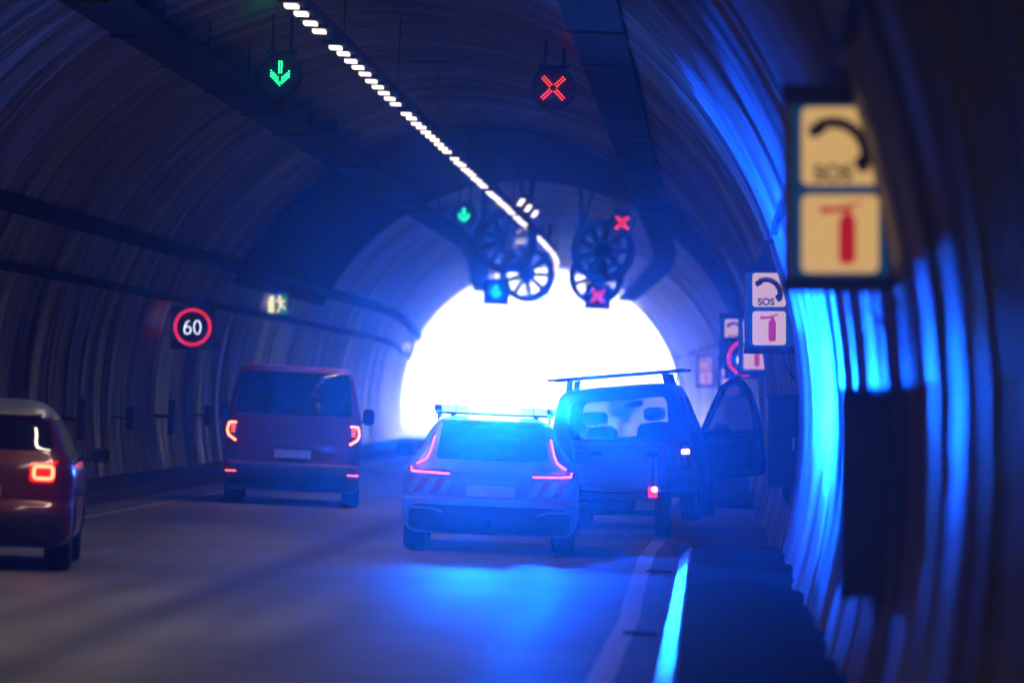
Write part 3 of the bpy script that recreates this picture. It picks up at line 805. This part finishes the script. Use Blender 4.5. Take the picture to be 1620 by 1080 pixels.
for sd in (-1, 1):
    lens = PC.ribbon([(sd*.625,1.235),(sd*.665,1.08),(sd*.70,.995),(sd*.80,.925)], .022, .006, 'tail_lamp', M['taildark'])
    PC.ribbon([(sd*.62,1.225),(sd*.655,1.08),(sd*.695,.985),(sd*.795,.92)], .0095, .026, 'light_strip', M['tail'], lens)
    lens = PC.ribbon([(sd*.87,.86),(sd*.60,.835),(sd*.44,.83)], .035, .0, 'tail_lamp', M['taildark'])
    PC.ribbon([(sd*.855,.885),(sd*.845,.845),(sd*.73,.835)], .0115, .036, 'light_strip', M['tail'], lens)
    PC.ribbon([(sd*.715,.835),(sd*.44,.828)], .0095, .036, 'light_strip', M['tail'], lens)
    MB().tube([(sd*.60,.9,1.40),(sd*.60,1.0,1.47),(sd*.60,2.2,1.49),(sd*.60,2.35,1.42)], .014, 8).build('roof_rail', M['dark'], PC.root, True)
    PC.mirror(sd*1.0, 3.0, 1.03, .20, .15, sd, M['plastic'])
    # reflective hatch on the tailgate corners
    for k in range(5):
        x0 = .40+.085*k
        mt_ = M['hatchred'] if k % 2 else M['hatchblue']
        PC.panel((lambda z, x0=x0: x0+(z-.62)*.55) if sd > 0 else (lambda z, x0=x0: -(x0+.083)+(z-.62)*.55-.08),
                 (lambda z, x0=x0: x0+.083+(z-.62)*.55) if sd > 0 else (lambda z, x0=x0: -x0+(z-.62)*.55-.08), .62, .775, .005, 'reflective_stripe', mt_, nx=4, nz=4)
    PC.ribbon([(sd*.5,.42),(sd*.62,.455),(sd*.84,.46)], .008, .03, 'bumper_trim', M['rim'])
PC.panel(-.26, .26, .60, .71, .010, 'number_plate', M['plate'])
PC.panel(-.33, .33, .745, .775, .02, 'handle', M['rim'])
PC.ribbon([(-.05,1.0),(.1,1.01),(.30,1.005)], .008, .025, 'wiper', M['plastic'])
MB().bar((0,-.10,.30),(0,.2,.30),.022,10).bar((0,-.10,.30),(0,-.10,.36),.022,10).build('tow_bar', M['dark'], PC.root)
for (x, y, sd) in ((-.80,.98,-1),(.80,.98,1),(-.80,3.85,-1),(.80,3.85,1)): PC.wheel(x, y, .335, .24, sd)
# light bar
lb = empty('light_bar', (0,1.35,1.50)); lb.parent = PC.root
MB().box((-.64,-.15,-.045),(.64,.15,-.015)).build('base', M['plastic'], lb, bevel=.01)
MB().box((-.655,-.12,-.014),(-.57,.12,.055)).build('end_cap', M['plastic'], lb, bevel=.015)
MB().box((.57,-.12,-.014),(.655,.12,.055)).build('end_cap', M['plastic'], lb, bevel=.015)
MB().box((-.565,-.01,-.012),(.565,.02,.055)).build('core', M['plastic'], lb)
for k in range(8):
    x0 = -.56+.14*k
    MB().box((x0+.006,-.13,-.012),(x0+.132,-.012,.06)).build('lens', M['barwhite'] if k in (2,3,4,5) else M['barblue'], lb, bevel=.012)
MB().box((-.56,.022,-.012),(.56,.13,.06)).build('lens', M['barblue'], lb, bevel=.012)
for x in (-.45, .45): MB().bar((x,0,-.10),(x,0,-.045),.03,10).build('foot', M['plastic'], lb)
# added leaning plate that blocks the blue light to the left and above
MB().add([(x+.47*z, y, z) for z in (0,.145) for y in (-.32,.05) for x in (.548,.558)], [(0,2,3,1),(4,5,7,6),(0,1,5,4),(2,6,7,3),(0,4,6,2),(1,3,7,5)]).build('added_light_baffle', M['plastic'], lb)
px_, py_, pz_ = PC.root.location
def beacon_spot(name, energy, az, el, cone, blend=.12):
    ld = bpy.data.lights.new(name, 'SPOT'); ld.energy = energy; ld.color = BLUE; ld.spot_size = R(cone); ld.spot_blend = .01 if cone > 90 else blend; ld.shadow_soft_size = .006
    lo = bpy.data.objects.new(name, ld); COL.objects.link(lo)
    lo.location = PC.root.matrix_basis @ Vector((.592, 1.35-.155, 1.54))
    lo.rotation_euler = (-Vector((math.sin(R(az)), -math.cos(R(az)), math.sin(R(el))))).to_track_quat('Z', 'Y').to_euler()
beacon_spot('right_beacon_light', P_REAR, 0, 0, 179)
# extra spots added at the beacon to brighten right wall, ceiling and kerb
beacon_spot('added_blue_beam', P_BEAM*2.9, 8.2, .5, 9, .2)
beacon_spot('added_blue_beam', P_BEAM*3.2, 9.5, 7, 12, .4)
beacon_spot('added_blue_beam', P_BEAM*1.3, 17, 13, 21, .4)
beacon_spot('added_blue_beam', P_BEAM*1.5, 27, 27, 32, .4)
beacon_spot('added_blue_beam', P_BEAM*.3, 14, 5, 18, .3)
beacon_spot('added_blue_beam', P_BEAM*.45, 9.5, -6, 19, .9)
# two spots added above the bar, aimed backwards to make the haze glow
for x in (-.30, .05):
    ld = bpy.data.lights.new('added_glow_spot', 'SPOT'); ld.energy = 250.0; ld.color = (.0015, .11, 1.0); ld.spot_size = R(33); ld.spot_blend = 1.0; ld.shadow_soft_size = .05
    lo = bpy.data.objects.new('added_glow_spot', ld); COL.objects.link(lo)
    lo.location = PC.root.matrix_basis @ Vector((x, 1.35-.20, 1.60)); lo.rotation_euler = Vector((.02, 1, 0)).to_track_quat('Z', 'Y').to_euler()
for x in (-.45, -.15, .2):
    ld = bpy.data.lights.new('beacon_light', 'POINT'); ld.energy = P_OMNI; ld.color = (.003, .105, 1.0); ld.shadow_soft_size = .04
    lo = bpy.data.objects.new('beacon_light', ld); COL.objects.link(lo); lo.location = (px_+x, py_+1.35, pz_+1.64)

# ---- grey SUV leaning with its right wheels on the verge
lean = R(-7)
SV = Car('parked_suv', (-1.04, 73.6, .04), (0, lean, R(-3.0)), [
 (.34,.16,4.45,.80,.12),(.40,.04,4.62,.92,.14),(.60,-.02,4.70,.95,.14),(.66,.04,4.70,.955,.14),(.95,.05,4.65,.955,.13),(1.05,.06,3.85,.945,.13),
 (1.15,.09,3.55,.92,.13),(1.4,.16,3.22,.855,.13),(1.66,.24,2.9,.785,.14),(1.76,.30,2.72,.74,.16),(1.82,.42,2.5,.64,.18),(1.835,.7,2.2,.42,.18)], bow=.07, frontr=.25)
tag(SV.root, 'tall dark car with roof bars and open right door, leaning at the kerb', 'car')
inner = SV.loft(1.02, 1.74, .06)
win = MB().prism(rrect(0, 1.415, 1.30, .50, .12, 6), -.3, 3.9)
sidec = MB()
for (y0, y1) in ((.55, 1.45), (1.55, 2.85)):
    sidec.add([(x, y, z) for x in (-1.2, 1.2) for y, z in ((y0,1.16),(y1,1.16),(y1-.22,1.64),(y0+.15,1.64))], [(0,1,2,3),(4,5,6,7),(0,1,5,4),(1,2,6,5),(2,3,7,6),(3,0,4,7)])
SV.body(M['greypaint'], [inner, win, sidec]+arches((.92, 3.7), .40, .955))
SV.panel(lambda z: -.66, lambda z: .66, 1.16, 1.67, -.02, 'rear_window', M['tinted'], nx=12, rad=.12, thick=.006)
SV.side_glass(.5, 2.95, 1.15, 1.65, 'side_window', M['clear'], .6, .2)
mb = MB(); mb.add([(x, y, z) for z, y in ((1.14,3.50),(1.68,2.86)) for x in (-.68, .68)]+[(x, y+.01, z) for z, y in ((1.14,3.50),(1.68,2.86)) for x in (-.68, .68)], [(0,1,3,2),(4,5,7,6),(0,1,5,4),(2,3,7,6)])
mb.build('windscreen', M['clear'], SV.root)
SV.panel(-.84, .84, .36, .60, .012, 'bumper', M['plastic'], nx=18, rad=.08, thick=.06)
for (x, y) in ((-.38,2.0),(.38,2.0),(-.40,1.15),(.40,1.15)):
    st = MB(); st.prism(rrect(x, .98, .46, .70, .10, 5), y, y+.14); so_ = st.build('seat', M['seat'], SV.root, bevel=.02)
    MB().prism(rrect(x, 1.44, .25, .17, .06, 5), y+.01, y+.11).bar((x-.05,y+.05,1.3),(x-.05,y+.05,1.4),.01,6).bar((x+.05,y+.05,1.3),(x+.05,y+.05,1.4),.01,6).build('headrest', M['seat'], so_)
MB().prism(rrect(0, 1.0, 1.4, .2, .05), 2.95, 3.2).build('dashboard', M['plastic'], SV.root)
MB().prism(rrect(.05, 1.60, .24, .065, .02), 2.80, 2.83).build('rear_view_mirror', M['plastic'], SV.root)
MB().lathe([(-.012,.165),(.0,.18),(.012,.165),(.0,.15)], 'y', 28, Matrix.Translation((-.38, 2.85, 1.10)) @ Matrix.Rotation(R(-25), 4, 'X')).build('steering_wheel', M['plastic'], SV.root)
for sd in (-1, 1):
    lens = SV.panel(min(sd*.905, sd*.775), max(sd*.905, sd*.775), .70, 1.04, .012, 'tail_lamp', M['taildark'], rad=.02, nx=6)
    if sd > 0: SV.panel(.80, .90, .885, .945, .024, 'indicator', M['amber'], lens, nx=4, nz=2, rad=.01)
SV.mirror(-1.02, 3.3, 1.12, .18, .2, -1, M['plastic'])
# roof bars
for y in (.75, 2.0):
    rb = empty('roof_bar', (0, y, 1.83)); rb.parent = SV.root
    MB().box((-.92,-.03,.13),(.90,.03,.165)).build('bar', M['black'], rb, bevel=.008)
    for sd in (-1, 1):
        MB().prism([(sd*.66,.12),(sd*.58,.13),(sd*.62,-.10),(sd*.70,-.12)], -.03, .03).bar((sd*.74,0,.14),(sd*.67,0,-.05),.008,6).build('foot', M['black'], rb)
mb = MB()
for x in (-.35, -.1, .15, .35):
    mb.bar((x,.6,1.78),(x,2.4,1.80),.03,6)
mb.build('roof_rib', M['greypaint'], SV.root)
SV.panel(-.62, .62, .74, 1.08, .02, 'tailgate_panel', M['greypaint'], nx=10, rad=.05)
SV.panel(-.25, .25, .62, .72, .03, 'number_plate', M['plate'])
for (x, y, sd) in ((-.83,.92,-1),(.83,.92,1),(-.83,3.7,-1),(.83,3.7,1)): SV.wheel(x, y, .38, .27, sd)
# open front right door
dr = empty('open_door', (.90, 3.15, 0), (0, 0, R(52))); dr.parent = SV.root
outer = [(-1.08,.52),(-1.12,.70),(-1.10,1.10),(-1.06,1.38),(-.97,1.66),(-.86,1.79),(-.68,1.84),(-.50,1.76),(-.32,1.55),(-.08,1.20),(0,1.05),(0,.60),(-.06,.50)]
hole = [(-1.02,1.14),(-.99,1.38),(-.91,1.62),(-.80,1.73),(-.67,1.765),(-.53,1.69),(-.36,1.49),(-.14,1.16)]
def to3(p, x): return (x, p[0], p[1])
bm = bmesh.new()
vo = [bm.verts.new(to3(p, 0)) for p in outer]; vh = [bm.verts.new(to3(p, 0)) for p in hole]
es = [bm.edges.new((vo[i], vo[(i+1) % len(vo)])) for i in range(len(vo))]+[bm.edges.new((vh[i], vh[(i+1) % len(vh)])) for i in range(len(vh))]
bmesh.ops.triangle_fill(bm, use_beauty=True, use_dissolve=False, edges=es)
# drop faces inside the window opening
def inside(pt, poly):
    x, y = pt; c = False
    for i in range(len(poly)):
        x1, y1 = poly[i]; x2, y2 = poly[i-1]
        if (y1 > y) != (y2 > y) and x < (x2-x1)*(y-y1)/(y2-y1)+x1: c = not c
    return c
bmesh.ops.delete(bm, geom=[f for f in bm.faces if inside((f.calc_center_median().y, f.calc_center_median().z), hole)], context='FACES_ONLY')
ex = bmesh.ops.extrude_face_region(bm, geom=bm.faces[:])
bmesh.ops.translate(bm, vec=(-.09,0,0), verts=[v for v in ex['geom'] if isinstance(v, bmesh.types.BMVert)])
bmesh.ops.recalc_face_normals(bm, faces=bm.faces)
dme = bpy.data.meshes.new('door_shell'); bm.to_mesh(dme); bm.free(); dme.materials.append(M['greypaint'])
dsh = bpy.data.objects.new('door_shell', dme); COL.objects.link(dsh); dsh.parent = dr
md = dsh.modifiers.new('b', 'BEVEL'); md.width = .012; md.segments = 2; md.limit_method = 'ANGLE'
k = len(hole); MB().add([(-.04, y, z) for y, z in hole]+[(-.046, y, z) for y, z in hole], [tuple(range(k)), tuple(range(2*k-1, k-1, -1))]).build('door_window', M['tinted'], dr)
T = Matrix.Rotation(R(90), 4, 'Z')
MB().box((-.13,-.95,.62),(-.091,-.12,1.02)).build('door_trim', M['plastic'], dr, bevel=.02)
MB().bar((.05,-.98,.98),(.05,-.80,.98),.014,8).bar((0,-.97,.98),(.05,-.97,.98),.01,6).bar((0,-.81,.98),(.05,-.81,.98),.01,6).build('handle', M['rim'], dr)
mo = MB().lathe([(-.12,.001),(-.115,.06),(-.05,.105),(.03,.115),(.035,.001)], 'y', 26, Matrix.Translation((.16,-.22,1.15)), closed=False).build('side_mirror', M['plastic'], dr, True)
MB().bar((.0,-.2,1.10),(.12,-.2,1.12),.025,8).build('mirror_arm', M['plastic'], mo)

# ---- small trailer behind the SUV
tr = empty('small_trailer', (-1.12, 69.4, 0), (0, R(-1.0), R(-3))); tag(tr, 'small pale box trailer with one lit red lamp behind the leaning car', 'trailer')
MB().box((-.53,0,.56),(.53,1.6,1.14)).build('box', M['trailerpaint'], tr, bevel=.02)
MB().box((-.55,-.03,1.12),(.55,1.63,1.165)).build('lid', M['trailerpaint'], tr, bevel=.012)
MB().box((-.50,-.012,.62),(.44,-.001,1.08)).build('rear_door', M['trailerpaint'], tr, bevel=.006)
MB().box((.38,-.03,1.0),(.52,-.013,1.05)).box((-.30,-.03,1.0),(-.16,-.013,1.05)).build('latch', M['black'], tr)
MB().box((.455,-.02,.60),(.475,-.0125,1.08)).build('hinge_strip', M['dark'], tr)
fr = MB(); fr.box((-.45,0,.46),(-.38,2.0,.555)); fr.box((.38,0,.46),(.45,2.0,.555)); fr.box((-.5,.0,.47),(.5,.06,.555)); fr.bar((-.42,2,.5),(0,3.6,.5),.035,8).bar((.42,2,.5),(0,3.6,.5),.035,8).bar((-.6,.7,.30),(.6,.7,.30),.035,8)
fr.box((-.36,.3,.34),(.2,.9,.455)).build('frame', M['black'], tr)
for sd in (-1, 1):
    w_ = PC.wheel.__func__(type('q', (), {'root': tr})(), sd*.56, .7, .29, .18, sd)
    MB().box((sd*.56-.11,.35,.60),(sd*.56+.11,1.05,.63)).build('mudguard', M['plastic'], tr, bevel=.01)
    lm = MB().box((sd*.47-.06,-.05,.50),(sd*.47+.06,-.0125,.64)).build('tail_lamp', M['reddeep'] if sd > 0 else M['taildark'], tr, bevel=.008)
    if sd > 0: MB().lathe([(-.02,.001),(-.015,.03),(.0,.035),(.002,.001)], 'y', 18, Matrix.Translation((.49,-.05,.605)), closed=False).build('bulb', M['amber'], lm, True)

# ---- red hatchback, cut by the left frame edge
RC = Car('red_hatchback', (-6.34, 48.8, 0), (0,0,R(4.5)), [
 (.20,.14,3.9,.78,.15),(.27,.02,4.05,.86,.18),(.45,-.03,4.1,.885,.20),(.56,.0,4.1,.885,.20),(.60,.04,4.08,.885,.20),(.80,.06,3.95,.885,.20),(.93,.10,3.3,.86,.18),
 (1.02,.17,3.0,.80,.16),(1.18,.27,2.8,.73,.15),(1.34,.40,2.5,.65,.15),(1.40,.50,2.3,.60,.15),(1.45,.72,2.1,.50,.16),(1.47,1.0,1.9,.38,.16)], bow=.09)
tag(RC.root, 'dark red hatchback with pale roof, cut off by the left edge of the photo', 'car')
RC.body(M['redpaint'], arches((.80, 3.3), .36, .885), z1=1.325)
RC.body(M['silver'], z0=1.327, name='roof')
RC.panel(-.80, .80, .215, .50, .012, 'bumper', M['plastic'], nx=20, rad=.08, thick=.06)
RC.panel(lambda z: -.70+.20*(z-1.04), lambda z: .70-.20*(z-1.04), 1.04, 1.318, .010, 'rear_window', M['glass'], nx=16, rad=.05)
MB().box((-.58,.33,1.335),(.58,.55,1.362)).build('spoiler', M['silver'], RC.root, bevel=.012)
RC.side_glass(.55, 2.7, 1.0, 1.31, 'side_window', M['glass'], 1.2, .6)
for sd in (-1, 1):
    lens = RC.panel(min(sd*.50, sd*.72), max(sd*.50, sd*.72), .765, .935, .010, 'tail_lamp', M['reddeep'], rad=.03, nx=6)
    A = [(.555,.80),(.685,.80),(.70,.82),(.70,.885),(.685,.905),(.555,.905),(.54,.885),(.54,.82),(.555,.80)]
    RC.ribbon([(sd*x, z) for x, z in A], .015, .022, 'light_ring', M['tailbright'], lens)
    RC.panel(min(sd*.66, sd*.74), max(sd*.66, sd*.74), .93, .955, .014, 'light_tip', M['reddeep'], lens)
    RC.mirror(sd*1.04, 2.4, .985, .17, .13, sd, M['plastic'])
RC.panel(-.26, .26, .62, .73, .010, 'number_plate', M['plate'])
for (x, y, sd) in ((-.75,.80,-1),(.75,.80,1),(-.75,3.3,-1),(.75,3.3,1)): RC.wheel(x, y, .32, .23, sd)

# ------------------------------------------------------------------ outside the tunnel mouth
gm = mat('verge_ground', (.16,.17,.11), .95, noise=.3, nscale=.3)
mb = MB(); N = 24
vs = [(-220+400*i/N, 212+320*j/N, -.62) for j in range(N+1) for i in range(N+1)]
mb.add(vs, [(j*(N+1)+i, j*(N+1)+i+1, (j+1)*(N+1)+i+1, (j+1)*(N+1)+i) for j in range(N) for i in range(N)])
o = mb.build('ground', gm, recalc=False); o['kind'] = 'structure'
mb = MB(); N = 40; vs = []
rh = np.random.default_rng(8); hn = smooth_noise(N+1, 5, rh)
for j in range(N+1):
    for i in range(N+1):
        x = -150+240*i/N; y = 340+120*j/N; t = j/N
        vs.append((x, y, -.7+55*t**.8+hn[i]*3*t+math.sin(i*.7+j*.5)*1.2*t))
mb.add(vs, [(j*(N+1)+i, j*(N+1)+i+1, (j+1)*(N+1)+i+1, (j+1)*(N+1)+i) for j in range(N) for i in range(N)])
o = mb.build('hillside', mat('pale_hillside', (.42,.43,.33), .95, noise=.3, nscale=.15), smooth=True, recalc=False); o['kind'] = 'structure'
# portal front
mb = MB(); k = 48; vs = []
for i in range(k+1):
    t = th0+(math.pi-2*th0)*i/k; c = P(212, CX+(RAD-.06)*math.cos(t), CZ+(RAD-.06)*math.sin(t)); e = P(212, CX+7.2*math.cos(t), CZ+7.2*math.sin(t))
    vs += [c, e, c+Vector((-.1,2.5,0)), e+Vector((-.1,2.5,0))]
mb.add(vs, [f for i in range(k) for f in ((4*i,4*i+1,4*i+5,4*i+4),(4*i+2,4*i+3,4*i+7,4*i+6),(4*i,4*i+2,4*i+6,4*i+4),(4*i+1,4*i+3,4*i+7,4*i+5))])
o = mb.build('portal_collar', mat('portal_concrete', (.4,.4,.39), .8, noise=.2, nscale=1.5), smooth=False)
tag(o, 'pale concrete collar round the bright tunnel mouth', 'tunnel portal')
# lamp post, sign, house, trees
lp = empty('lamp_post', (-6.2, 262, -.62)); tag(lp, 'pale lamp post standing outside the tunnel mouth', 'lamp post')
MB().bar((0,0,0),(0,0,8),.06,12,.04).build('pole', M['whitepaint'], lp, True)
MB().bar((0,0,8),(-1.4,0,8.3),.04,8).build('arm', M['whitepaint'], lp); MB().prism(rrect(-1.7,8.3,.6,.12,.05),-.12,.12).build('lamp_head', M['whitepaint'], lp)
rs = empty('round_sign', (-11.4, 248, -.62)); tag(rs, 'round pale road sign on a post outside the left of the tunnel mouth', 'road sign')
MB().bar((0,0,0),(0,0,2.8),.03,10).build('post', M['rim'], rs)
MB().lathe([(-.06,.001),(-.06,.38),(-.03,.40),(-.02,.001)],'y',32,Matrix.Translation((0,0,2.5)),closed=False).build('disc', M['plate'], rs, True)
def tree(x, y, h, seed, label):
    r_ = random.Random(seed); root = empty('leafy_tree', (x, y, -.62)); tag(root, label, 'tree', 'trees outside the tunnel mouth')
    tk = MB(); tk.bar((0,0,0),(.05,0,h*.45),.16,10,.09)
    for k in range(6):
        a = k*1.05; tk.bar((.03,0,h*(.3+.03*k)),(math.cos(a)*h*.22,math.sin(a)*h*.22,h*(.6+.04*k)),.05,6,.02)
    tk.build('trunk', M['bark'], root)
    cr = MB(); cl = [(Vector((r_.gauss(0,1),r_.gauss(0,1),r_.gauss(0,.9)))*h*.14+Vector((0,0,h*.66)), h*r_.uniform(.07,.15)) for _ in range(22)]
    for c, rd in cl:
        for _ in range(90):
            v = Vector((r_.gauss(0,1),r_.gauss(0,1),r_.gauss(0,1))); v = v.normalized()*rd*r_.uniform(.5,1)
            p = c+v; a = Vector((r_.gauss(0,1),r_.gauss(0,1),r_.gauss(0,1))).normalized()*.13; b_ = a.cross(v).normalized()*.09
            cr.add([p+a, p+b_, p-a, p-b_], [(0,1,2,3)])
    cr.build('crown', M['leaf'], root, recalc=False)
for k, (x, y, h, lb) in enumerate([(-5.0,318,3.2,'low tree at the right of the bright tunnel mouth')]):
    tree(x, y, h, k+1, lb)

# ------------------------------------------------------------------ haze added to stand in for lens glow
hz = MB().box((-230,-66,-1.9),(200,540,75)).build('haze', bpy.data.materials.new('glow_haze'))
hm = hz.data.materials[0]; hm.use_nodes = True; hn_ = hm.node_tree.nodes; hn_.clear()
out = hn_.new('ShaderNodeOutputMaterial'); pv = hn_.new('ShaderNodeVolumePrincipled')
pv.inputs['Color'].default_value = (.93,.95,1,1); pv.inputs['Density'].default_value = HAZE_DENSITY; pv.inputs['Anisotropy'].default_value = HAZE_G
hm.node_tree.links.new(pv.outputs[0], out.inputs['Volume'])
tag(hz, 'thin bluish haze added to imitate lens glow round the blue lights', 'haze', kind='stuff')
